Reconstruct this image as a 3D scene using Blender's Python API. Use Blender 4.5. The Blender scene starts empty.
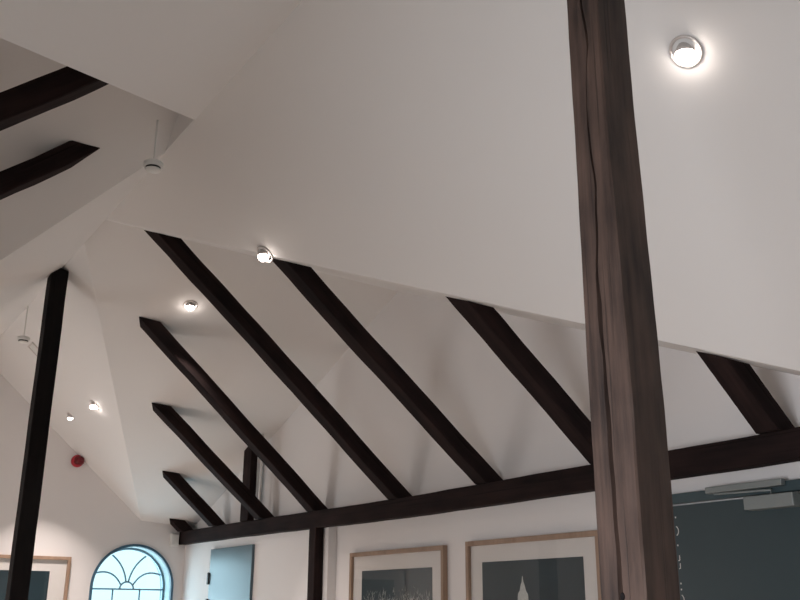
import bpy, bmesh, math, random
from mathutils import Vector, Matrix
random.seed(7)
S = bpy.context.scene
COL = S.collection
EYE = 1.6            # eye height above the floor; plan heights below are relative to the eye
PI = math.pi

# ------------------------------------------------------------------ camera
cd = bpy.data.cameras.new('camera'); cam = bpy.data.objects.new('camera', cd); COL.objects.link(cam)
cd.sensor_width = 36.0; cd.lens = 941.9 / 800 * 36.0
cd.clip_start = 0.02
r = Vector((0.83979218, -0.54286674, 0.00669254))
u = Vector((-0.17446341, -0.25817321, 0.9502153))
f = Vector((0.51411245, 0.79915098, 0.31152223))
m = Matrix((r, u, -f)).transposed().to_4x4(); m.translation = (0, 0, EYE)
cam.matrix_world = m
S.camera = cam

# ------------------------------------------------------------------ view, world, daylight
S.view_settings.view_transform = 'Standard'
S.view_settings.look = 'None'
S.view_settings.gamma = 1
S.view_settings.use_curve_mapping = False
S.view_settings.exposure = 0.0
W = bpy.data.worlds.new('overcast_sky'); S.world = W; W.use_nodes = True
wb = W.node_tree.nodes['Background']
wb.inputs[0].default_value = (0.74, 0.96, 1.0, 1); wb.inputs[1].default_value = 1.35

def area(name, loc, rot, sx, sy, power, col, spread=PI):
    l = bpy.data.lights.new(name, 'AREA'); l.shape = 'RECTANGLE'; l.size = sx; l.size_y = sy
    l.energy = power; l.color = col; l.spread = spread
    o = bpy.data.objects.new(name, l); COL.objects.link(o); o.location = loc; o.rotation_euler = rot
    return o
COOL = (0.72, 0.90, 1.0)
# daylight through the arched window, plus added unseen rear and side windows for light
area('daylight_arched_window', (2.515, 8.12, EYE - 0.05), (math.radians(-90), 0, 0), 0.6, 0.9, 8, COOL)
area('added_rear_window_light', (1.146, -4.05, EYE - 0.1), (math.radians(90), 0, 0), 1.3, 1.2, 3, (0.90, 0.97, 1.0))
area('added_side_window_light', (-0.76, 0.9, EYE - 0.3), (0, math.radians(-90), 0), 0.9, 1.4, 24, (0.98, 0.965, 1.0), math.radians(115))
area('added_side_window_light_far', (-0.76, 6.3, EYE - 0.3), (0, math.radians(-90), 0), 0.9, 1.0, 8, (1.0, 0.95, 0.95), math.radians(120))

# ------------------------------------------------------------------ materials
def mat(name):
    M = bpy.data.materials.new(name); M.use_nodes = True
    return M, M.node_tree.nodes, M.node_tree.links, M.node_tree.nodes['Principled BSDF']
def simple(name, col, rough=0.5, metal=0.0, var=0.06, scale=9, bump=0.0):
    M, N, L, P = mat(name)
    P.inputs['Roughness'].default_value = rough; P.inputs['Metallic'].default_value = metal
    tc = N.new('ShaderNodeTexCoord'); n = N.new('ShaderNodeTexNoise'); n.inputs['Scale'].default_value = scale
    n.inputs['Detail'].default_value = 4
    cr = N.new('ShaderNodeValToRGB')
    cr.color_ramp.elements[0].color = tuple(c * (1 - var) for c in col) + (1,)
    cr.color_ramp.elements[1].color = tuple(min(1, c * (1 + var)) for c in col) + (1,)
    L.new(tc.outputs['Object'], n.inputs['Vector']); L.new(n.outputs['Fac'], cr.inputs['Fac']); L.new(cr.outputs['Color'], P.inputs['Base Color'])
    if bump:
        n2 = N.new('ShaderNodeTexNoise'); n2.inputs['Scale'].default_value = scale * 14
        b = N.new('ShaderNodeBump'); b.inputs['Strength'].default_value = bump; b.inputs['Distance'].default_value = 0.004
        L.new(tc.outputs['Object'], n2.inputs['Vector']); L.new(n2.outputs['Fac'], b.inputs['Height']); L.new(b.outputs['Normal'], P.inputs['Normal'])
    return M
def wood(name, dark, light, rough=0.6, crack=0.5, scale=1.0, spec=0.3):
    """old timber, grain runs along local Z"""
    M, N, L, P = mat(name)
    P.inputs['Roughness'].default_value = rough
    P.inputs['Specular IOR Level'].default_value = spec
    tc = N.new('ShaderNodeTexCoord'); mp = N.new('ShaderNodeMapping'); mp.inputs['Scale'].default_value = (26 * scale, 26 * scale, 1.3 * scale)
    L.new(tc.outputs['Object'], mp.inputs['Vector'])
    n = N.new('ShaderNodeTexNoise'); n.inputs['Scale'].default_value = 1.0; n.inputs['Detail'].default_value = 7; n.inputs['Roughness'].default_value = 0.62
    L.new(mp.outputs['Vector'], n.inputs['Vector'])
    mp2 = N.new('ShaderNodeMapping'); mp2.inputs['Scale'].default_value = (9 * scale, 9 * scale, 3.2 * scale)
    L.new(tc.outputs['Object'], mp2.inputs['Vector'])
    n2 = N.new('ShaderNodeTexNoise'); n2.inputs['Scale'].default_value = 1.0; n2.inputs['Detail'].default_value = 5
    L.new(mp2.outputs['Vector'], n2.inputs['Vector'])
    a = N.new('ShaderNodeMath'); a.operation = 'ADD'; L.new(n.outputs['Fac'], a.inputs[0]); L.new(n2.outputs['Fac'], a.inputs[1])
    h = N.new('ShaderNodeMath'); h.operation = 'MULTIPLY'; h.inputs[1].default_value = 0.5; L.new(a.outputs[0], h.inputs[0])
    cr = N.new('ShaderNodeValToRGB')
    cr.color_ramp.elements[0].position = 0.34; cr.color_ramp.elements[0].color = dark + (1,)
    cr.color_ramp.elements[1].position = 0.62; cr.color_ramp.elements[1].color = light + (1,)
    L.new(h.outputs[0], cr.inputs['Fac'])
    # fine drying cracks along the grain
    mp3 = N.new('ShaderNodeMapping'); mp3.inputs['Scale'].default_value = (60 * scale, 60 * scale, 1.0 * scale)
    L.new(tc.outputs['Object'], mp3.inputs['Vector'])
    n3 = N.new('ShaderNodeTexNoise'); n3.inputs['Scale'].default_value = 1.0; n3.inputs['Detail'].default_value = 2
    L.new(mp3.outputs['Vector'], n3.inputs['Vector'])
    c3 = N.new('ShaderNodeValToRGB'); c3.color_ramp.elements[0].position = 0.30; c3.color_ramp.elements[1].position = 0.37
    k = 1 - crack
    c3.color_ramp.elements[0].color = (k, k, k, 1); c3.color_ramp.elements[1].color = (1, 1, 1, 1)
    L.new(n3.outputs['Fac'], c3.inputs['Fac'])
    mx = N.new('ShaderNodeMix'); mx.data_type = 'RGBA'; mx.blend_type = 'MULTIPLY'; mx.inputs[0].default_value = 1
    L.new(cr.outputs['Color'], mx.inputs[6]); L.new(c3.outputs['Color'], mx.inputs[7]); L.new(mx.outputs[2], P.inputs['Base Color'])
    b = N.new('ShaderNodeBump'); b.inputs['Strength'].default_value = 0.5; b.inputs['Distance'].default_value = 0.004
    mh = N.new('ShaderNodeMath'); mh.operation = 'MULTIPLY'; L.new(n.outputs['Fac'], mh.inputs[0]); L.new(c3.outputs['Color'], mh.inputs[1])
    L.new(mh.outputs[0], b.inputs['Height']); L.new(b.outputs['Normal'], P.inputs['Normal'])
    return M
def emit(name, col, strength):
    M, N, L, P = mat(name)
    P.inputs['Base Color'].default_value = col + (1,)
    P.inputs['Emission Color'].default_value = col + (1,); P.inputs['Emission Strength'].default_value = strength
    return M
def glass(name, tint=(1, 1, 1), gloss=1.45):
    M, N, L, P = mat(name); N.remove(P)
    out = [n for n in N if n.type == 'OUTPUT_MATERIAL'][0]
    t = N.new('ShaderNodeBsdfTransparent'); t.inputs[0].default_value = tint + (1,)
    g = N.new('ShaderNodeBsdfGlossy'); g.inputs['Roughness'].default_value = 0.02
    fr = N.new('ShaderNodeFresnel'); fr.inputs[0].default_value = gloss
    mx = N.new('ShaderNodeMixShader')
    # only the face turned to the viewer's side reflects; the back face of the same thin pane lets light out
    ge = N.new('ShaderNodeNewGeometry'); iv = N.new('ShaderNodeMath'); iv.operation = 'SUBTRACT'; iv.inputs[0].default_value = 1
    L.new(ge.outputs['Backfacing'], iv.inputs[1])
    ml = N.new('ShaderNodeMath'); ml.operation = 'MULTIPLY'; L.new(fr.outputs[0], ml.inputs[0]); L.new(iv.outputs[0], ml.inputs[1])
    L.new(ml.outputs[0], mx.inputs[0]); L.new(t.outputs[0], mx.inputs[1]); L.new(g.outputs[0], mx.inputs[2])
    L.new(mx.outputs[0], out.inputs[0])
    return M

M_PLASTER = simple('white_ceiling_paint', (0.78, 0.772, 0.765), 0.75, var=0.012, scale=2.5, bump=0.06)
M_WALL = simple('white_wall_paint', (0.78, 0.76, 0.755), 0.7, var=0.015, scale=2.5, bump=0.08)
M_FLOOR = wood('oak_floor_boards', (0.30, 0.25, 0.21), (0.42, 0.36, 0.31), 0.45, 0.3)
M_RAFTER = wood('dark_stained_timber', (0.006, 0.0042, 0.0048), (0.027, 0.0155, 0.0145), 0.85, 0.6, spec=0.12)
M_POST = wood('worn_brown_timber', (0.014, 0.010, 0.0095), (0.098, 0.062, 0.049), 0.6, 0.45, 1.7)
M_BLACKPOST = wood('silhouette_dark_timber', (0.006, 0.006, 0.007), (0.014, 0.011, 0.011), 0.85, 0.5, spec=0.12)  # left post's silhouette darkness put into the colour; knots share it
M_PLASTIC = simple('white_plastic', (0.72, 0.72, 0.70), 0.4, var=0.02)
M_DARKSLOT = simple('dark_slot', (0.015, 0.017, 0.018), 0.5)
M_OAK = wood('pale_oak_frame', (0.25, 0.165, 0.115), (0.36, 0.25, 0.18), 0.45, 0.15, 2.0)
M_MAT = simple('mount_board', (0.66, 0.64, 0.62), 0.8, var=0.01)
M_PRINT = simple('dark_photographic_print', (0.008, 0.026, 0.036), 0.5, var=0.35, scale=5)
M_INK = simple('pale_print_tone', (0.50, 0.52, 0.50), 0.6, var=0.25, scale=90)
M_DOORDARK = simple('slate_door_paint', (0.026, 0.046, 0.054), 0.42, var=0.03)
M_DOORFRAME = simple('slate_door_frame_paint', (0.040, 0.068, 0.078), 0.4, var=0.03)
M_STEELDOOR = simple('blue_grey_door_lacquer', (0.10, 0.15, 0.18), 0.3, metal=0.2, var=0.03)
M_ALU = simple('brushed_aluminium', (0.22, 0.245, 0.245), 0.5, metal=0.3, var=0.03)
M_WINFRAME = simple('blue_painted_window_iron', (0.05, 0.13, 0.20), 0.4, var=0.05)
M_BARS = simple('blue_grey_glazing_bar', (0.15, 0.28, 0.36), 0.4, var=0.05)
M_REVEAL = simple('shaded_window_reveal', (0.34, 0.46, 0.50), 0.6, var=0.02)  # blue-grey shading of the reveal is put into this colour
M_RED = simple('red_alarm_plastic', (0.45, 0.012, 0.03), 0.3, var=0.05)
M_REDDARK = simple('deep_red_lens', (0.16, 0.004, 0.010), 0.15, var=0.05)
M_LAMP = emit('glowing_lamp_face', (1.0, 0.88, 0.80), 38.0)
M_LAMPDIM = emit('half_hidden_lamp_face', (1.0, 0.90, 0.84), 3.0)
M_GLASS = glass('clear_glass')
M_WGLASS = glass('window_glass', (0.93, 0.99, 1.0))
M_CHROME = simple('satin_lamp_ring', (0.62, 0.58, 0.56), 0.35, metal=0.2, var=0.02)

# ------------------------------------------------------------------ helpers
def V(p): return Vector((p[0], p[1], p[2] + EYE))           # eye-relative point to world
def link(name, bm, M, parent=None, smooth=False, origin=None):
    """bm is in world coordinates; origin is moved to the base centre (or given point)"""
    bmesh.ops.recalc_face_normals(bm, faces=bm.faces)
    xs = [v.co.x for v in bm.verts]; ys = [v.co.y for v in bm.verts]; zs = [v.co.z for v in bm.verts]
    o0 = Vector(origin) if origin is not None else Vector(((min(xs) + max(xs)) / 2, (min(ys) + max(ys)) / 2, min(zs)))
    bmesh.ops.translate(bm, verts=bm.verts, vec=-o0)
    me = bpy.data.meshes.new(name); bm.to_mesh(me); bm.free()
    for mm in (M if isinstance(M, (list, tuple)) else [M]): me.materials.append(mm)
    if smooth:
        for p in me.polygons: p.use_smooth = True
    o = bpy.data.objects.new(name, me); COL.objects.link(o)
    put(o, Matrix.Translation(o0), parent)
    return o
def put(o, mw, parent=None):
    if parent is not None:
        o.parent = parent
        o.matrix_parent_inverse = Matrix.Identity(4)
        o.matrix_basis = WM[parent.name].inverted() @ mw
    else:
        o.matrix_basis = mw
    WM[o.name] = mw
WM = {}
def thing(name, loc, label, cat, group=None, mw=None):
    o = bpy.data.objects.new(name, None); COL.objects.link(o); o.empty_display_size = 0.05
    put(o, mw if mw is not None else Matrix.Translation(V(loc)))
    return tag(o, label, cat, group)
def tag(o, label, cat, group=None):
    o['label'] = label; o['category'] = cat
    if group: o['group'] = group
    return o
def struct(o, label=None):
    o['kind'] = 'structure'
    if label: o['label'] = label
    return o
def box(bm, a, b, bevel=0.0):
    a = V(a); b = V(b)
    c = [Vector((x, y, z)) for x in (a.x, b.x) for y in (a.y, b.y) for z in (a.z, b.z)]
    vs = [bm.verts.new(p) for p in c]
    fs = [bm.faces.new([vs[i] for i in q]) for q in ((0, 1, 3, 2), (4, 6, 7, 5), (0, 4, 5, 1), (2, 3, 7, 6), (0, 2, 6, 4), (1, 5, 7, 3))]
    if bevel:
        es = list({e for fc in fs for e in fc.edges})
        bmesh.ops.recalc_face_normals(bm, faces=fs)
        bmesh.ops.bevel(bm, geom=es, offset=bevel, segments=2, affect='EDGES', profile=0.5)
def boxobj(name, a, b, M, parent=None, bevel=0.002):
    bm = bmesh.new(); box(bm, a, b, bevel); return link(name, bm, M, parent)
def slab(bm, pts, ext, holes=()):
    """polygon (eye-relative 3-D points, with holes) extruded by vector ext"""
    ext = Vector(ext)
    loops = [[V(p) for p in pts]] + [[V(p) for p in h] for h in holes]
    fr, bk, ed, ed2 = [], [], [], []
    for lp in loops:
        a = [bm.verts.new(p) for p in lp]; b = [bm.verts.new(p + ext) for p in lp]
        n = len(lp)
        for i in range(n):
            bm.faces.new((a[i], a[(i + 1) % n], b[(i + 1) % n], b[i]))
        fr.append(a); bk.append(b)
    for grp in (fr, bk):
        es = []
        for a in grp:
            for i in range(len(a)):
                e = bm.edges.get((a[i], a[(i + 1) % len(a)]))
                es.append(e)
        bmesh.ops.triangle_fill(bm, use_beauty=True, use_dissolve=False, edges=es)
def slabobj(name, pts, ext, M, holes=(), parent=None):
    bm = bmesh.new(); slab(bm, pts, ext, holes); return link(name, bm, M, parent)
def frame_matrix(loc, z, x=None):
    z = Vector(z).normalized()
    x = Vector(x) if x is not None else (Vector((1, 0, 0)) if abs(z.x) < 0.9 else Vector((0, 1, 0)))
    x = (x - z * x.dot(z)).normalized(); y = z.cross(x)
    mm = Matrix((x, y, z)).transposed().to_4x4(); mm.translation = loc
    return mm
def lathe(prof, seg=32, cap0=True, cap1=True):
    bm = bmesh.new(); rings = []
    for rad, z in prof:
        rings.append([bm.verts.new((rad * math.cos(2 * PI * i / seg), rad * math.sin(2 * PI * i / seg), z)) for i in range(seg)])
    for a, b in zip(rings, rings[1:]):
        for i in range(seg):
            bm.faces.new((a[i], a[(i + 1) % seg], b[(i + 1) % seg], b[i]))
    if cap0: bm.faces.new(rings[0][::-1])
    if cap1: bm.faces.new(rings[-1])
    return bm
def local(name, bm, M, mw, parent=None, smooth=False):
    bmesh.ops.recalc_face_normals(bm, faces=bm.faces)
    me = bpy.data.meshes.new(name); bm.to_mesh(me); bm.free(); me.materials.append(M)
    if smooth:
        for p in me.polygons: p.use_smooth = True
    o = bpy.data.objects.new(name, me); COL.objects.link(o); put(o, mw, parent)
    return o
def tube(bm, pts, rad, seg=8):
    """tube through world points"""
    rings = []
    for i, p in enumerate(pts):
        d = (pts[min(i + 1, len(pts) - 1)] - pts[max(i - 1, 0)]).normalized()
        mm = frame_matrix(p, d, (0, 1, 0) if abs(d.y) < 0.9 else (1, 0, 0))
        rings.append([bm.verts.new(mm @ Vector((rad * math.cos(2 * PI * k / seg), rad * math.sin(2 * PI * k / seg), 0))) for k in range(seg)])
    for a, b in zip(rings, rings[1:]):
        for k in range(seg): bm.faces.new((a[k], a[(k + 1) % seg], b[(k + 1) % seg], b[k]))
    bm.faces.new(rings[0][::-1]); bm.faces.new(rings[-1])

def timber(name, p0, p1, side, w, d, M, start=None, end=None, jit=0.003, wane=0.004, parent=None, seg=22, sag=None):
    """hewn timber: its near lower arris runs p0-p1 (eye-relative); w along `side`, d along z x side.
    start / end: cutting planes (normal, k) in eye-relative coordinates."""
    a = V(p0); b = V(p1); z = (b - a).normalized(); L = (b - a).length
    mw = frame_matrix(a, z, side); inv = mw.inverted()
    bm = bmesh.new()
    c = wane
    base = [(c, 0), (w / 2, 0), (w - c, 0), (w, c), (w, d / 2), (w, d - c), (w - c, d), (w / 2, d), (c, d), (0, d - c), (0, d / 2), (0, c)]
    def zcut(pl, x, y, dflt):
        if pl is None: return dflt
        if isinstance(pl, list): return min(zcut(p, x, y, dflt) for p in pl)
        n, k = Vector(pl[0]), pl[1] + EYE * pl[0][2]
        q0 = mw @ Vector((x, y, 0)); return (k - n.dot(q0)) / n.dot(z)
    ph = [random.uniform(0, 6) for _ in range(8)]
    rings = []
    for s in range(seg + 1):
        t = s / seg; ring = []
        for i, (x, y) in enumerate(base):
            z0 = max(zcut(q, x, y, 0) for q in start) if isinstance(start, list) else zcut(start, x, y, 0); z1 = zcut(end, x, y, L); zz = z0 + (z1 - z0) * t
            wx = jit * (math.sin(zz * 3.1 + ph[0]) + 0.6 * math.sin(zz * 7.7 + ph[1]) + 0.35 * math.sin(zz * 17 + ph[2] + i))
            wy = (sag(zz) if sag else 0) + jit * (math.sin(zz * 2.7 + ph[3]) + 0.6 * math.sin(zz * 8.9 + ph[4]) + 0.35 * math.sin(zz * 19 + ph[5] + i))
            ring.append(bm.verts.new((x + wx + random.uniform(-1, 1) * jit * 0.25, y + wy + random.uniform(-1, 1) * jit * 0.25, zz)))
        rings.append(ring)
    n = len(base)
    for A, B in zip(rings, rings[1:]):
        for i in range(n): bm.faces.new((A[i], A[(i + 1) % n], B[(i + 1) % n], B[i]))
    bm.faces.new(rings[0][::-1]); bm.faces.new(rings[-1])
    return local(name, bm, M, mw, parent)

# ------------------------------------------------------------------ setting: roof planes
KR = 2.887; K = 0.869; XR = 1.146; ZR = KR - K * XR; XW = 3.0; XL = -0.71; YW = 7.9; YB = -4.0
def hr(x): return KR - K * x                 # right slope height
def hl(x): return ZR - K * (XR - x)          # left slope height
def pa(x, y): return 3.8719 - 0.0665 * x - 0.3825 * y       # cross wing, slope falling to the window wall
def ss(y): return 1.89 - 0.90 * (y - 3.68)                  # left wing slope
T = 0.012; YA = 3.68 + (ZR - hl(XL)) / 0.90
YQ, YE = 4.58, 0.68                          # near valley: at the ridge and at the wall
def pb(x, y): return hr(XW) + PBY * (y - YE) + PBX * (x - XW)
PBY = 1.59 / 3.98; PBX = (hr(XW) + PBY * (YQ - YE) - ZR) / (XW - XR)
YH = (3.8719 - 0.0665 * XR - ZR) / 0.3825    # far valley: at the ridge
XH = (3.8719 - 0.3825 * YW - KR) / (0.0665 - K)
bm = bmesh.new()
# right main slope, near piece and far piece
slab(bm, [(XR, YB, ZR), (XW, YB, hr(XW)), (XW, YE, hr(XW)), (XR, YQ, ZR)], (0, 0, T))
slab(bm, [(XR, YH, ZR), (XH, YW, hr(XH)), (XR, YW, ZR)], (0, 0, T))
# left main slope, near piece and far piece
slab(bm, [(XR, YB, ZR), (XR, 3.34, ZR), (XL, 0.29, hl(XL)), (XL, YB, hl(XL))], (0, 0, T))
slab(bm, [(XR, 3.68, ZR), (XR, YW, ZR), (XL, YW, hl(XL)), (XL, YA, hl(XL))], (0, 0, T))
struct(link('ceiling', bm, M_PLASTER), 'white sloping ceiling of the main roof')
bm = bmesh.new()
def yr(x): return (3.8719 - 0.0665 * x - (pb(x, 0))) / (0.3825 + PBY)           # ridge of the right cross wing
slab(bm, [(XR, YH, ZR), (XH, YW, pa(XH, YW)), (XW, YW, pa(XW, YW)), (XW, yr(XW), pa(XW, yr(XW))), (XR, yr(XR), pa(XR, yr(XR)))], (0, 0, T))
slab(bm, [(XR, YQ, ZR), (XW, YE, hr(XW)), (XW, yr(XW), pb(XW, yr(XW))), (XR, yr(XR), pb(XR, yr(XR)))], (0, 0, T))
slab(bm, [(XR, YQ, ZR), (XR, yr(XR), pa(XR, yr(XR))), (XR, YH, ZR)], (-0.01, 0, 0))
struct(link('ceiling', bm, M_PLASTER), 'white ceiling of the right cross wing over the timber beam')
bm = bmesh.new()
YR1 = (0.9 * 3.68 + 0.7 * 3.34 + 1.89 - ZR) / 1.6                       # dormer ridge where it meets the main ridge
YR2 = YR1 + 0.281 * (XL - XR) / 1.6
def sb(x, y): return ZR + 0.70 * (y - 3.34) - 0.281 * (x - XR)
slab(bm, [(XR, 3.68, ZR), (XR, YR1, ss(YR1)), (XL, YR2, ss(YR2)), (XL, YA, ss(YA))], (0, 0, T))
slab(bm, [(XR, 3.34, ZR), (XL, 0.29, hl(XL)), (XL, YR2, ss(YR2)), (XR, YR1, ss(YR1))], (0, 0, T))
slab(bm, [(XR - 0.002, 3.335, ZR - 0.001), (XR - 0.002, 3.685, ZR - 0.001), (XR - 0.002, YR1, ss(YR1) + 0.002)], (-0.003, 0, 0))
struct(link('ceiling', bm, M_PLASTER), 'white ceiling of the left dormer above the two dark rafters')

# ------------------------------------------------------------------ setting: walls, floor
FZ = -EYE
WX0, WX1, WSP, WR = 2.185, 2.845, 0.150, 0.33
WCX = (WX0 + WX1) / 2; WSILL = -0.75
def arch(cx, cz, rad, sill, y, n=40):
    pts = [(cx + rad, y, sill)] + [(cx + rad * math.cos(PI * i / n), y, cz + rad * math.sin(PI * i / n)) for i in range(n + 1)] + [(cx - rad, y, sill)]
    return pts
bm = bmesh.new()
slab(bm, [(XL, YW, FZ), (XW, YW, FZ), (XW, YW, pa(XW, YW)), (XH, YW, pa(XH, YW)), (XR, YW, ZR), (XL, YW, hl(XL))], (0, 0.25, 0),
     holes=[arch(WCX, WSP, WR, WSILL, YW)])
struct(link('wall_far', bm, M_WALL), 'white gable wall with the arched window')
bm = bmesh.new()
YS = 5.385; XS = 2.94
slab(bm, [(XW, YB, FZ), (XW, YW, FZ), (XW, YW, pa(XW, YW)), (XW, yr(XW), pa(XW, yr(XW))), (XW, YE, hr(XW)), (XW, YB, hr(XW))], (0.25, 0, 0))
slab(bm, [(XS, YS, FZ), (XS, YW, FZ), (XS, YW, 0.56), (XS, YS, 0.56)], (0.0595, 0, 0))
struct(link('wall_right', bm, M_WALL), 'white wall behind the timber beam, with a small step')
bm = bmesh.new()
def rect_x(x, y0, y1, z0, z1): return [(x, y0, z0), (x, y1, z0), (x, y1, z1), (x, y0, z1)]
slab(bm, [(XL, YB, FZ), (XL, YW, FZ), (XL, YW, hl(XL)), (XL, YA, hl(XL)), (XL, YR2, ss(YR2)), (XL, 0.29, hl(XL)), (XL, YB, hl(XL))], (-0.25, 0, 0),
     holes=[rect_x(XL, 0.2, 1.6, -0.75, 0.15), rect_x(XL, 5.8, 6.8, -0.75, 0.15)])  # unseen openings added for the side lights
struct(link('wall_left', bm, M_WALL), 'white wall on the left side of the room')
bm = bmesh.new()
slab(bm, [(XL, YB, FZ), (XW, YB, FZ), (XW, YB, hr(XW)), (XR, YB, ZR), (XL, YB, hl(XL))], (0, -0.25, 0),
     holes=[[(0.5, YB, -0.7), (1.8, YB, -0.7), (1.8, YB, 0.5), (0.5, YB, 0.5)]])  # unseen opening added for the rear light
struct(link('wall_rear', bm, M_WALL), 'white gable wall behind the viewer')
bm = bmesh.new()
slab(bm, [(XL - 0.25, YB - 0.25, FZ), (XW + 0.3, YB - 0.25, FZ), (XW + 0.3, YW + 0.25, FZ), (XL - 0.25, YW + 0.25, FZ)], (0, 0, -0.1))
struct(link('floor', bm, M_FLOOR), 'oak board floor')

# ------------------------------------------------------------------ arched window
GY = YW + 0.15          # plane of the glazing
win = bpy.data.objects.new('window_1', None); COL.objects.link(win); put(win, Matrix.Translation(V((WCX, YW, WSILL)))); struct(win, 'round arched window with fan shaped glazing bars')
def ribbon(name, outer, inner, ext, M, parent):
    bm = bmesh.new(); n = len(outer); e = Vector(ext)
    A = [bm.verts.new(V(p)) for p in outer]; B = [bm.verts.new(V(p)) for p in inner]
    C = [bm.verts.new(V(p) + e) for p in outer]; D = [bm.verts.new(V(p) + e) for p in inner]
    for i in range(n - 1):
        bm.faces.new((A[i], A[i + 1], B[i + 1], B[i])); bm.faces.new((C[i], D[i], D[i + 1], C[i + 1]))
        bm.faces.new((A[i], C[i], C[i + 1], A[i + 1])); bm.faces.new((B[i], B[i + 1], D[i + 1], D[i]))
    bm.faces.new((A[0], B[0], D[0], C[0])); bm.faces.new((A[-1], C[-1], D[-1], B[-1]))
    return link(name, bm, M, parent)
# dark blue rim on the wall face, reveal lining with shading in its colour, slim sash frame
ribbon('window_rim', arch(WCX, WSP, WR + 0.012, WSILL, YW - 0.012), arch(WCX, WSP, WR - 0.008, WSILL, YW - 0.012), (0, 0.022, 0), M_WINFRAME, win)
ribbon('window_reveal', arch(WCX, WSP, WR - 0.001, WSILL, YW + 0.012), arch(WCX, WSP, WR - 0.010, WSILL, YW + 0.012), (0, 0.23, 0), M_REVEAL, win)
ribbon('window_frame', arch(WCX, WSP, WR - 0.011, WSILL, GY - 0.01), arch(WCX, WSP, WR - 0.027, WSILL, GY - 0.01), (0, 0.03, 0), M_BARS, win)
slabobj('window_glass', arch(WCX, WSP, WR - 0.02, WSILL, GY + 0.004), (0, 0.004, 0), M_WGLASS, parent=win)
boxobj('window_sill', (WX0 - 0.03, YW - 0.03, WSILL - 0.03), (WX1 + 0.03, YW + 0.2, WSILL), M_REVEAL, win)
RG = WR - 0.027
def bar(pts, rad=0.0075, name='glazing_bar'):
    bm = bmesh.new(); tube(bm, [V(p) for p in pts], rad, 8); return link(name, bm, M_BARS, win, True)
BZ = WSP - 0.012
bar([(WCX - RG, GY, BZ), (WCX + RG, GY, BZ)], 0.007)
HUB = 0.058
bar([(WCX + HUB * math.cos(PI * i / 16), GY, BZ + HUB * math.sin(PI * i / 16)) for i in range(17)])
for sgn in (-1, 1):
    # inner pair: leave the hub nearly upright and flare outwards; outer pair: leave it level-ish and rise
    for a0, a1, bend in ((100, 118, 0.026), (148, 157, 0.052)):
        t0 = math.radians(a0); t1 = math.radians(a1)
        P0 = Vector((HUB * math.cos(t0), HUB * math.sin(t0))); P1 = Vector((RG * math.cos(t1), RG * math.sin(t1)))
        nrm = Vector((-(P1 - P0).y, (P1 - P0).x)).normalized()
        pts = []
        for i in range(13):
            t = i / 12; q = P0.lerp(P1, t) - nrm * bend * 4 * t * (1 - t)
            pts.append((WCX - sgn * q.x * -1 if sgn > 0 else WCX - q.x * -1 * 1, GY, BZ + q.y))
        if sgn > 0: pts = [(2 * WCX - p[0], p[1], p[2]) for p in pts]
        bar(pts)
for dx in (-0.112, 0.112):
    bar([(WCX + dx, GY, BZ), (WCX + dx, GY, WSILL)], 0.007)
bar([(WCX - RG, GY, BZ - 0.42), (WCX + RG, GY, BZ - 0.42)], 0.006)

# ------------------------------------------------------------------ doors
d1 = bpy.data.objects.new('door_1', None); COL.objects.link(d1); put(d1, Matrix.Translation(V((XS, 6.88, FZ)))); struct(d1, 'smooth blue-grey metal door beside the arched window')
boxobj('door_leaf', (XS - 0.022, 6.487, FZ + 0.01), (XS - 0.001, 7.275, 0.437), M_STEELDOOR, d1, 0.003)
for z in (0.215, 0.020):
    boxobj('hinge', (XS - 0.034, 7.262, z - 0.045), (XS - 0.0225, 7.292, z + 0.045), M_DARKSLOT, d1, 0.004)
boxobj('door_handle', (XS - 0.075, 6.53, -0.58), (XS - 0.0225, 6.66, -0.55), M_ALU, d1, 0.008)
d2 = bpy.data.objects.new('door_2', None); COL.objects.link(d2); put(d2, Matrix.Translation(V((XW, 2.1, FZ)))); struct(d2, 'dark slate door with a grey door closer')
DT = 0.440
bm = bmesh.new()
box(bm, (XW - 0.034, 1.52, DT - 0.038), (XW - 0.001, 2.76, DT), 0.002)
box(bm, (XW - 0.034, 1.52, FZ + 0.002), (XW - 0.001, 1.56, DT - 0.0385), 0.002); box(bm, (XW - 0.034, 2.72, FZ + 0.002), (XW - 0.001, 2.76, DT - 0.0385), 0.002)
link('door_frame', bm, M_DOORFRAME, d2)
boxobj('door_leaf', (XW - 0.026, 1.568, FZ + 0.01), (XW - 0.002, 2.712, DT - 0.046), M_DOORDARK, d2, 0.002)
cl = boxobj('closer_body', (XW - 0.076, 2.035, DT - 0.094), (XW - 0.0265, 2.240, DT - 0.046), M_ALU, d2, 0.004)
bm = bmesh.new(); box(bm, (XW - 0.060, 2.085, DT - 0.018), (XW - 0.0345, 2.420, DT + 0.006), 0.003); link('closer_rail', bm, M_ALU, d2)
bm = bmesh.new(); tube(bm, [V((XW - 0.062, 2.13, DT - 0.046)), V((XW - 0.060, 2.13, DT - 0.030)), V((XW - 0.056, 2.38, DT - 0.022))], 0.0045, 8); link('closer_arm', bm, M_ALU, d2, True)
boxobj('door_handle', (XW - 0.085, 1.62, -0.58), (XW - 0.0265, 1.75, -0.555), M_ALU, d2, 0.008)

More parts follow.
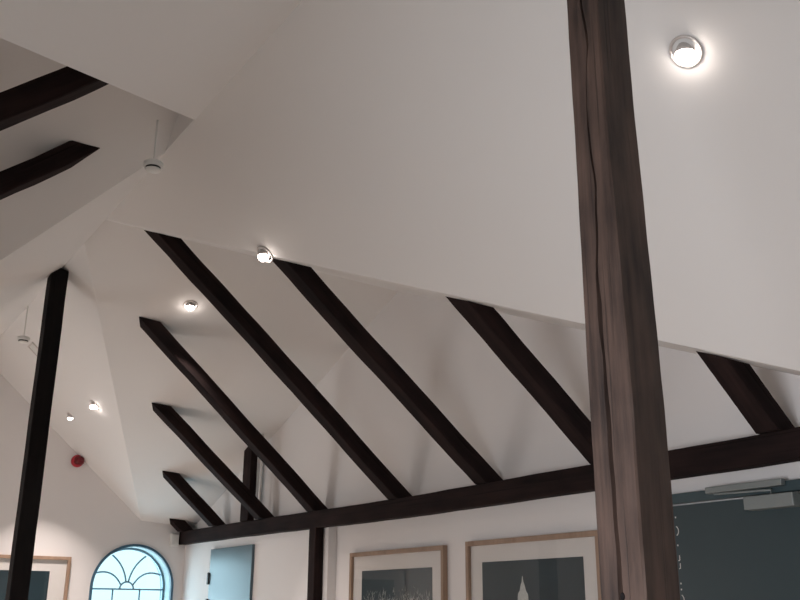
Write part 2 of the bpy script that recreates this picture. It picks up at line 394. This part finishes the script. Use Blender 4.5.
# ------------------------------------------------------------------ timbers
def beam_sag(y):                              # the old beam hangs through a little between its posts
    t = (y - 1.7) / 5.0
    return 0.019 * math.sin(PI * t) ** 1.0 if 0 < t < 1 else 0.0
NR = (K, 0, 1); KF = 3.086                    # underside plane of the right rafters
slope = Vector((-1, 0, K)).normalized()
FL = 0.606                                    # top of the beam
RW, RD = 0.094, 0.084
def rafter(y0, end, label, group, w=RW, d=RD, jit=0.002):
    # arris: far lower edge at y0; side = -Y, depth = slope x side
    (ya, yb), xt = y0                         # arris at the foot, and at the upper end (x = xt)
    p0 = (2.86, ya, KF - K * 2.86)
    q = Vector((xt, yb, KF - K * xt)); p1 = tuple(Vector(p0) + (q - Vector(p0)) * 1.15)
    o = timber('rafter', p0, p1, (0, -1, 0), w, d, M_RAFTER, start=[((0, 0, 1), FL - beam_sag(ya)), ((1, 0, 0), 2.985)], end=end, jit=jit)
    return tag(o, label, 'rafter', group)
# slope x (-Y) points up-right: check handedness below
PAe = ((0.0665, 0.3825, 1), 3.8719 - 0.004); PBe = ((-PBX, -PBY, 1), pb(0, 0) - 0.004)
GR = 'dark rafters rising from the beam'
rafter(((7.89, 7.888), 2.7), ((0.0665, 0.3825, 1), 3.8719 - 0.004), 'tiny dark rafter stub in the corner above the left end of the beam', GR, jit=0.001)
rafter(((7.203, 7.190), 2.42), [PAe, PBe], 'shortest full dark rafter, just left of the rear stub post', GR, jit=0.002)
rafter(((6.343, 6.364), 2.05), [PAe, PBe], 'short dark rafter whose foot crosses in front of the stub post', GR)
rafter(((5.557, 5.545), 1.65), [PAe, PBe], 'dark rafter with a lit brown upper end below a ceiling spotlight', GR)
rafter(((4.584, 4.636), 1.37), [PAe, PBe], 'longest dark rafter, starting left of the spotlight on the ceiling edge', GR)
rafter(((3.777, 3.850), 1.77), [PAe, PBe], 'long dark rafter starting just right of the spotlight on the ceiling edge', GR)
rafter(((2.961, 2.991), 2.16), [PAe, PBe], 'dark rafter whose foot runs behind the big brown post', GR)
rafter(((2.108, 2.100), 2.57), [PAe, PBe], 'short wide dark rafter over the door closer, right of the big post', GR)
# left pair
def lrafter(y0, xtop, label):
    kf = ZR + 0.195
    sl = Vector((-1, 0, -K)).normalized()
    p0 = (xtop, y0, kf - K * (XR - xtop)); p1 = tuple(Vector(p0) + sl * ((xtop - XL - 0.01) / abs(sl.x)))
    o = timber('rafter', p0, p1, (0, -1, 0), 0.094, 0.084, M_RAFTER, start=((0, 0.90, 1), 1.89 + 3.68 * 0.90 - 0.004) if y0 > 3.4 else ((0.281, -0.70, 1), sb(0, 0) - 0.004),
               end=((1, 0, 0), XL + 0.005))
    return tag(o, label, 'rafter', 'dark rafters in the left dormer')
lrafter(3.81, 0.80, 'lower of the two dark rafters at the left edge, with a pointed free end')
lrafter(2.90, 1.00, 'upper of the two dark rafters at the left edge, cut off by the ceiling edge')

b = timber('timber_beam', (2.875, YW - 0.005, 0.499), (2.875, 1.02, 0.499), (1, 0, 0), 0.062, 0.106, M_RAFTER, jit=0.0013, seg=60, sag=lambda t: -beam_sag(YW - 0.005 - t))
tag(b, 'long dark horizontal timber beam carrying the rafter feet along the right wall', 'beam')
b = timber('timber_post', (2.875, 5.53, FZ), (2.875, 5.53, 0.497), (0, -1, 0), 0.088, 0.062, M_RAFTER, jit=0.002)
tag(b, 'dark post standing under the beam between the blue-grey door and the pictures', 'post')
b = timber('timber_post', (2.882, 6.66, FL + 0.001), (2.882, 6.66, 1.2), (0, -1, 0), 0.14, 0.054, M_RAFTER, jit=0.002, end=((0.0665, 0.3825, 1), 3.8719 - 0.003))
tag(b, 'short dark stub post on top of the beam, behind two rafters', 'post')
b = timber('timber_post', (1.078, 5.52, FZ), (1.084, 5.52, 2.0), (0, -1, 0), 0.105, 0.095, M_BLACKPOST, jit=0.001, seg=40, end=[((K, 0, 1), KR - 0.002), ((-K, 0, 1), ZR - K * XR - 0.002)])
tag(b, 'slim black post reaching up to the roof ridge at the left', 'post')

# big foreground post with an open drying crack
def bigpost():
    bm = bmesh.new(); x0, x1 = 1.090, 1.168; y0, y1 = 1.028, 1.117
    zs = [FZ + (ZR - 0.01 - FZ) * i / 150 for i in range(151)]
    def interp(tab, z):
        if z >= tab[0][0]: return tab[0][1]
        for (za, va), (zb, vb) in zip(tab, tab[1:]):
            if z >= zb: return vb + (va - vb) * (z - zb) / (za - zb)
        return tab[-1][1]
    crack = [(1.9, .50), (1.07, .51), (0.98, .63), (0.92, .50), (0.82, .46), (0.70, .55), (0.52, .41), (0.32, .45), (0.14, .47), (0.0, .49), (-1.6, .6)]
    wid = [(1.9, .0005), (1.10, .0014), (0.99, .0016), (0.95, .0003), (0.85, .0003), (0.80, .0012), (0.55, .0014), (0.47, .0030), (0.40, .0014), (0.30, .0026), (0.1, .0022), (0.0, .0030), (-1.6, .002)]
    dY = [(1.9, .010), (1.06, .010), (0.80, .008), (0.52, .0), (0.32, -.006), (0.02, -.005), (-1.6, -.004)]
    rings = []
    for i, z in enumerate(zs):
        s = interp(dY, z); ys = y0 + s; w = interp(wid, z) * 1.8; c = y1 + (ys - y1) * interp(crack, z) + 0.0008 * math.sin(z * 60)
        j = lambda a, p: a * (math.sin(z * 9 + p) + .5 * math.sin(z * 23 + 2 * p) + .4 * math.sin(z * 51 + 3 * p))
        ch = 0.003
        pts = [(x0 + j(.0006, 1), y1 - ch), (x0 + j(.0005, 2), (c + w + y1) / 2), (x0 + j(.0005, 2.5), c + w), (x0 + .012, c + w * .1), (x0 + .014, c - w * .1), (x0 + .0004 + j(.0005, 2.6), c - w), (x0 + j(.0006, 3), (c + ys) / 2),
               (x0 + j(.0005, 4), ys + ch), (x0 + ch, ys + j(.0005, 5)), (x0 + .03, ys + j(.0007, 6)), (x0 + .055, ys + j(.0007, 7)), (x1 - ch + j(.0008, 8), ys + .0005), (x1 + j(.0010, 8), ys + ch + .001),
               (x1, (ys + y1) / 2), (x1, y1 - ch), (x1 - ch, y1), ((x0 + x1) / 2, y1), (x0 + ch + j(.0006, 1), y1)]
        rings.append([bm.verts.new((px - x0, py - y0, min(z, hr(px) - 0.002, hl(px) - 0.002) - FZ)) for px, py in pts])
    n = len(rings[0])
    for A, B in zip(rings, rings[1:]):
        for i in range(n): bm.faces.new((A[i], A[(i + 1) % n], B[(i + 1) % n], B[i]))
    bm.faces.new(rings[0][::-1]); bm.faces.new(rings[-1])
    o = local('timber_post', bm, M_POST, Matrix.Translation(V((x0, y0, FZ))))
    for ky, kz, kr in ((1.068, 0.020, 0.0042), (1.085, -0.55, 0.006)):
        kb = lathe([(kr, -0.001), (kr, 0.0012), (kr * 0.7, 0.0022), (kr * 0.3, 0.0012)], 16)
        for v in kb.verts: v.co.y *= 1.35
        local('knot', kb, M_BLACKPOST, frame_matrix(V((x0 + 0.0004, ky, kz)), (-1, 0, 0)), o, True)
    return tag(o, 'big brown weathered timber post with a long open crack, in the foreground', 'post')
bigpost()

# ------------------------------------------------------------------ white conduit on the beam
bm = bmesh.new(); tube(bm, [V((2.915, 6.40, FL + 0.002)), V((2.915, 6.40, pa(2.915, 6.40) - 0.002))], 0.011, 12)
tag(link('conduit_pipe', bm, M_PLASTIC, None, True), 'thin white vertical pipe beside the stub post above the beam', 'pipe')

# ------------------------------------------------------------------ spotlights
def spotlight(x, y, h, nrm, label, power, rad=0.027, face=M_LAMP, tilt=(0, 0, -1), out=0.012):
    p = V((x, y, h)); n = Vector(nrm).normalized()          # n points down into the room
    t = thing('ceiling_spotlight', (x, y, h), label, 'spotlight', 'recessed ceiling spotlights')
    # ring lying on the slope
    R1 = rad * 1.9
    bm = lathe([(R1, 0.0005), (R1, 0.003), (R1 - 0.002, 0.005), (R1 - 0.006, 0.005), (R1 - 0.009, 0.002), (R1 - 0.009, 0.0005)], 40, False, False)
    local('mounting_ring', bm, M_CHROME, frame_matrix(p, n), t, True)
    d = Vector(tilt).normalized(); c = p + n * out
    bm = lathe([(rad * 0.55, -0.026), (rad * 0.85, -0.014), (rad * 1.06, -0.003), (rad * 1.06, 0.001), (rad * 0.9, 0.001), (rad * 0.88, -0.001)], 32, True, False)
    local('lamp_head', bm, M_CHROME, frame_matrix(c, d), t, True)
    bm = lathe([(rad * 0.90, 0.0), (rad * 0.98, 0.2 * rad), (rad * 0.94, 0.48 * rad), (rad * 0.75, 0.8 * rad), (rad * 0.45, 1.02 * rad), (rad * 0.12, 1.1 * rad)], 32, False, True)
    local('lamp_lens', bm, face, frame_matrix(c, d), t, True)
    l = bpy.data.lights.new('spotlight_beam', 'AREA'); l.shape = 'DISK'; l.size = rad * 1.6; l.energy = power; l.color = (1.0, 0.87, 0.80); l.spread = math.radians(80)
    lo = bpy.data.objects.new('spotlight_beam', l); COL.objects.link(lo)
    put(lo, frame_matrix(c + d * (1.1 * rad + 0.001), -d), t)
    return t
nR = (-K, 0, -1); nL = (K, 0, -1); nP = (-0.0665, -0.3825, -1)
PW = 14.0
SX, SY = 1.608, 3.607
spotlight(1.75, 1.37, hr(1.75), nR, 'glaring spotlight on the sloping ceiling right of the big brown post', PW, 0.024)
spotlight(1.75, 6.73, hr(1.75), nR, 'brighter of the two spotlights on the slope above the arched window', PW, 0.023)
spotlight(1.74, 7.32, hr(1.74), nR, 'dimmer spotlight on the slope right above the red alarm', PW, 0.021, face=M_LAMPDIM)
spotlight(1.87, 5.25, pa(1.87, 5.25), nP, 'small spotlight on the ceiling between two rafters, left of the longest rafter', PW, 0.023)
spotlight(SX, SY, hr(SX), nR, 'spotlight shining right at the ceiling edge between the two longest rafters', PW, 0.024)
for y in (-2.4,): spotlight(1.75, y, hr(1.75), nR, 'added unseen spotlight on the right ceiling slope behind the viewer', PW)  # unseen lamp added to help light the room
for y in (7.25, 6.2): spotlight(0.54, y, hl(0.54), nL, 'unseen spotlight on the left ceiling slope outside the picture', PW)  # unseen lamps added; the farther one follows the glow on the gable wall

# ------------------------------------------------------------------ smoke detectors on rods
def detector(x, y, ztop, zbot, label, s=1.0):
    t = thing('smoke_detector', (x, y, zbot - 0.03), label, 'smoke detector', 'smoke detectors hanging on white rods')
    bm = bmesh.new(); tube(bm, [V((x, y, zbot)), V((x, y, ztop))], 0.0042 * s, 10); link('rod', bm, M_PLASTIC, t, True)
    mw = Matrix.Translation(V((x, y, zbot)))
    bm = lathe([(0.010 * s, 0.004), (0.036 * s, 0.002), (0.041 * s, -0.002), (0.041 * s, -0.018 * s), (0.036 * s, -0.0215 * s)], 32)
    local('housing', bm, M_PLASTIC, mw, t, True)
    bm = lathe([(0.031 * s, -0.0216 * s), (0.031 * s, -0.029 * s)], 32); local('smoke_slot', bm, M_DARKSLOT, mw, t, True)
    bm = lathe([(0.030 * s, -0.0291 * s), (0.034 * s, -0.031 * s), (0.030 * s, -0.036 * s), (0.016 * s, -0.041 * s)], 32); local('cap', bm, M_PLASTIC, mw, t, True)
detector(1.146, 6.34, ZR, 1.675, 'small smoke detector on a rod beside the slim black post', 1.0)
detector(0.908, 3.05, hl(0.908), 1.513, 'larger smoke detector on a rod right of the two left rafters', 0.86)

# ------------------------------------------------------------------ hatch plate, alarm, junction box
def hatch():
    cx, cy = 1.34, 6.84; c = V((cx, cy, hr(cx))); mw = frame_matrix(c, nR, (0, 1, 0))
    t = thing('ceiling_plate', None, 'small square white cover plate on the slope behind the black post', 'cover plate', mw=mw)
    bm = bmesh.new(); h = 0.070
    for (a, b_, c_, d_) in ((-h, -h, h, -h + .012), (-h, h - .012, h, h), (-h, -h + .012, -h + .012, h - .012), (h - .012, -h + .012, h, h - .012)):
        vs = [bm.verts.new((x, y, z)) for z in (0.0, 0.008) for x, y in ((a, b_), (c_, b_), (c_, d_), (a, d_))]
        for q in ((0, 1, 2, 3), (4, 7, 6, 5), (0, 4, 5, 1), (1, 5, 6, 2), (2, 6, 7, 3), (3, 7, 4, 0)): bm.faces.new([vs[i] for i in q])
    local('rim', bm, M_CHROME, mw, t)
    bm = bmesh.new(); vs = [bm.verts.new((x, y, 0.004)) for x, y in ((-h + .012, -h + .012), (h - .012, -h + .012), (h - .012, h - .012), (-h + .012, h - .012))]; bm.faces.new(vs)
    bmesh.ops.extrude_face_region(bm, geom=bm.faces[:]); bmesh.ops.translate(bm, verts=bm.verts[4:] if False else [v for v in bm.verts][4:], vec=(0, 0, -0.003))
    local('panel', bm, M_PLASTIC, mw, t)
hatch()
def alarm():
    x, z = 1.965, 1.125
    mw = frame_matrix(V((x, YW, z)), (0, -1, 0), (1, 0, 0))
    t = thing('fire_alarm_sounder', None, 'red round fire alarm sounder on the white gable wall', 'fire alarm', mw=mw)
    bm = lathe([(0.050, 0.0005), (0.050, 0.020), (0.044, 0.030), (0.030, 0.034)], 32); local('base', bm, M_RED, mw, t, True)
    bm = bmesh.new(); bmesh.ops.create_cube(bm, size=1); bmesh.ops.scale(bm, vec=(0.076, 0.066, 0.030), verts=bm.verts); bmesh.ops.translate(bm, verts=bm.verts, vec=(0.004, 0, 0.049))
    bmesh.ops.bevel(bm, geom=bm.edges[:], offset=0.010, segments=3, affect='EDGES'); local('housing', bm, M_REDDARK, mw, t)
    bm = lathe([(0.024, 0.0642), (0.024, 0.068), (0.019, 0.074), (0.008, 0.077)], 28); local('lens', bm, M_REDDARK, mw @ Matrix.Translation((0.004, 0, 0)), t, True)
alarm()
t = thing('junction_box', (2.828, YW - 0.03, 0.49), 'small white plastic box on the wall under the end of the beam', 'junction box')
boxobj('box_body', (2.795, YW - 0.045, 0.487), (2.862, YW - 0.0005, 0.590), M_PLASTIC, t, 0.005)
boxobj('box_lid', (2.799, YW - 0.053, 0.497), (2.858, YW - 0.0455, 0.580), M_PLASTIC, t, 0.003)

# ------------------------------------------------------------------ framed pictures
def to_wall_right(a, z): return (XW, a, z)
class Plane:
    """maps (s, z, out) to eye-relative space; s runs along the wall"""
    def __init__(self, kind): self.k = kind
    def __call__(self, s, z, o): return (XW - o, s, z) if self.k == 'right' else (s, YW - o, z)
def picture(kind, s0, s1, top, bottom, ms, mtop, fw, label, inkfn):
    P = Plane(kind); c = P((s0 + s1) / 2, bottom, 0)
    t = thing('framed_picture', c, label, 'framed picture', 'oak framed photographs')
    FD = 0.030
    def ring(name, a0, a1, b0, b1, w, o0, o1, M):
        bm = bmesh.new()
        box(bm, P(a0, b1 - w, o0), P(a1, b1, o1), 0.0015); box(bm, P(a0, b0, o0), P(a1, b0 + w, o1), 0.0015)
        box(bm, P(a0, b0 + w, o0), P(a0 + w, b1 - w, o1), 0.0015); box(bm, P(a1 - w, b0 + w, o0), P(a1, b1 - w, o1), 0.0015)
        return link(name, bm, M, t)
    ring('frame', s0, s1, bottom, top, fw, 0.001, FD, M_OAK)
    boxobj('mount', P(s0 + fw, bottom + fw, 0.004), P(s1 - fw, top - fw, 0.012), M_MAT, t, 0)
    pr = boxobj('print', P(s0 + ms, bottom + mtop, 0.0122), P(s1 - ms, top - mtop, 0.0135), M_PRINT, t, 0)
    inkfn(P, t, pr)
    boxobj('glass_pane', P(s0 + fw, bottom + fw, 0.0180), P(s1 - fw, top - fw, 0.0200), M_GLASS, t, 0)
    return t
def flat(bm, P, pts, o=0.0137, th=0.0005):
    a = [bm.verts.new(V(P(s, z, o))) for s, z in pts]; b = [bm.verts.new(V(P(s, z, o + th))) for s, z in pts]
    bm.faces.new(b); bm.faces.new(a[::-1])
    for i in range(len(a)): bm.faces.new((a[i], a[(i + 1) % len(a)], b[(i + 1) % len(a)], b[i]))
def reeds(P, t, pr):
    bm = bmesh.new(); rnd = random.Random(3)
    for i in range(420):
        s = rnd.uniform(4.33, 5.00); z = rnd.gauss(0.045, 0.035) - 0.03
        if z > 0.125: continue
        l = rnd.uniform(0.012, 0.04); a = rnd.uniform(-1.1, 1.1); w = rnd.uniform(0.0008, 0.0022)
        dx, dz = math.sin(a) * l, math.cos(a) * l
        flat(bm, P, [(s - w, z), (s + w, z), (s + dx, z + dz)], 0.0137, 0.0004)
    link('pale_reeds', bm, M_INK, pr)
def tower(P, t, pr):
    bm = bmesh.new(); cx = 3.562
    flat(bm, P, [(cx - .0015, .150), (cx + .0015, .150), (cx + .006, .125), (cx + .016, .105), (cx + .022, .085), (cx + .036, .070), (cx + .040, .030), (cx + .052, .0), (cx + .058, -.25), (cx - .058, -.25), (cx - .050, .0), (cx - .040, .030), (cx - .036, .070), (cx - .022, .085), (cx - .016, .105), (cx - .006, .125)])
    link('pale_tower', bm, M_INK, pr)
    bm = bmesh.new()
    for k in range(5):
        s = cx - .030 + k * .015
        flat(bm, P, [(s - .002, .02 - abs(k - 2) * .010), (s + .002, .02 - abs(k - 2) * .010), (s + .002, -.2), (s - .002, -.2)], 0.0143, 0.0003)
    link('tower_lines', bm, M_PRINT, pr)  # dark upright lines within the printed tower
def strokes(P, t, pr):
    for s, z, k in ((1.37, 0.055, 1), (1.29, 0.06, 1), (1.60, 0.045, -1), (1.20, 0.04, -1)):
        pts = []; bm = bmesh.new()
        for i in range(9):
            q = i / 8; pts.append((s + 0.10 * q * (1 if k > 0 else .6), z - 0.10 + 0.11 * math.sin(q * 1.6) if k > 0 else z - 0.02 * (q * 2 - 1) ** 2 - 0.07 * max(0, q - .6)))
        for (a, b_), (c_, d_) in zip(pts, pts[1:]):
            flat(bm, P, [(a, b_ - .004), (c_, d_ - .004), (c_, d_ + .003), (a, b_ + .003)], 0.0137, 0.0004)
        link('pale_stroke', bm, M_INK, pr)
picture('right', 4.181, 5.166, 0.321, -0.62, 0.125, 0.108, 0.024, 'oak framed picture with pale reeds, left one on the right wall', reeds)
picture('right', 3.03, 3.987, 0.328, -0.62, 0.118, 0.105, 0.024, 'oak framed picture of a pale pointed tower, beside the big post', tower)
picture('far', 0.78, 2.00, 0.372, -0.50, 0.150, 0.112, 0.026, 'oak framed dark picture on the gable wall behind the black post', strokes)

# ------------------------------------------------------------------ pale lettering fragments on the slate door
bm = bmesh.new()
XD = XW - 0.0262
def glyph(pts, w=0.0035):
    for (a, b_), (c_, d_) in zip(pts, pts[1:]):
        dv = Vector((c_ - a, d_ - b_)); n = Vector((-dv.y, dv.x)).normalized() * w / 2
        q = [(XD, a - n.x, b_ - n.y), (XD, c_ - n.x, d_ - n.y), (XD, c_ + n.x, d_ + n.y), (XD, a + n.x, b_ + n.y)]
        A = [bm.verts.new(V(p)) for p in q]; B = [bm.verts.new(V(p) - Vector((0.0008, 0, 0))) for p in q]
        bm.faces.new(A); bm.faces.new(B[::-1])
        for i in range(4): bm.faces.new((A[i], A[(i + 1) % 4], B[(i + 1) % 4], B[i]))
LET = []
def arc(cy, cz, r1, a0, a1): glyph([(cy + r1 * math.cos(math.radians(a0 + (a1 - a0) * i / 8)), cz + r1 * math.sin(math.radians(a0 + (a1 - a0) * i / 8))) for i in range(9)])
Y0 = 2.600
for kind, z in (('dot', .350), ('arc', .298), ('dot', .243), ('tick', .195), ('tick', .165), ('dot', .100), ('dot', .078), ('arc', .040), ('arc', -.012), ('dot', -.06), ('arc', -.1), ('tick', -.16)):
    if kind == 'dot': glyph([(Y0 + .004, z), (Y0 - .001, z)], 0.006)
    if kind == 'tick': glyph([(Y0 + .004, z - .010), (Y0 - .003, z - .008), (Y0 - .003, z + .010)])
    if kind == 'arc': arc(Y0 + .012, z, .020, 120, 240)
link('lettering', bm, M_MAT, d2)
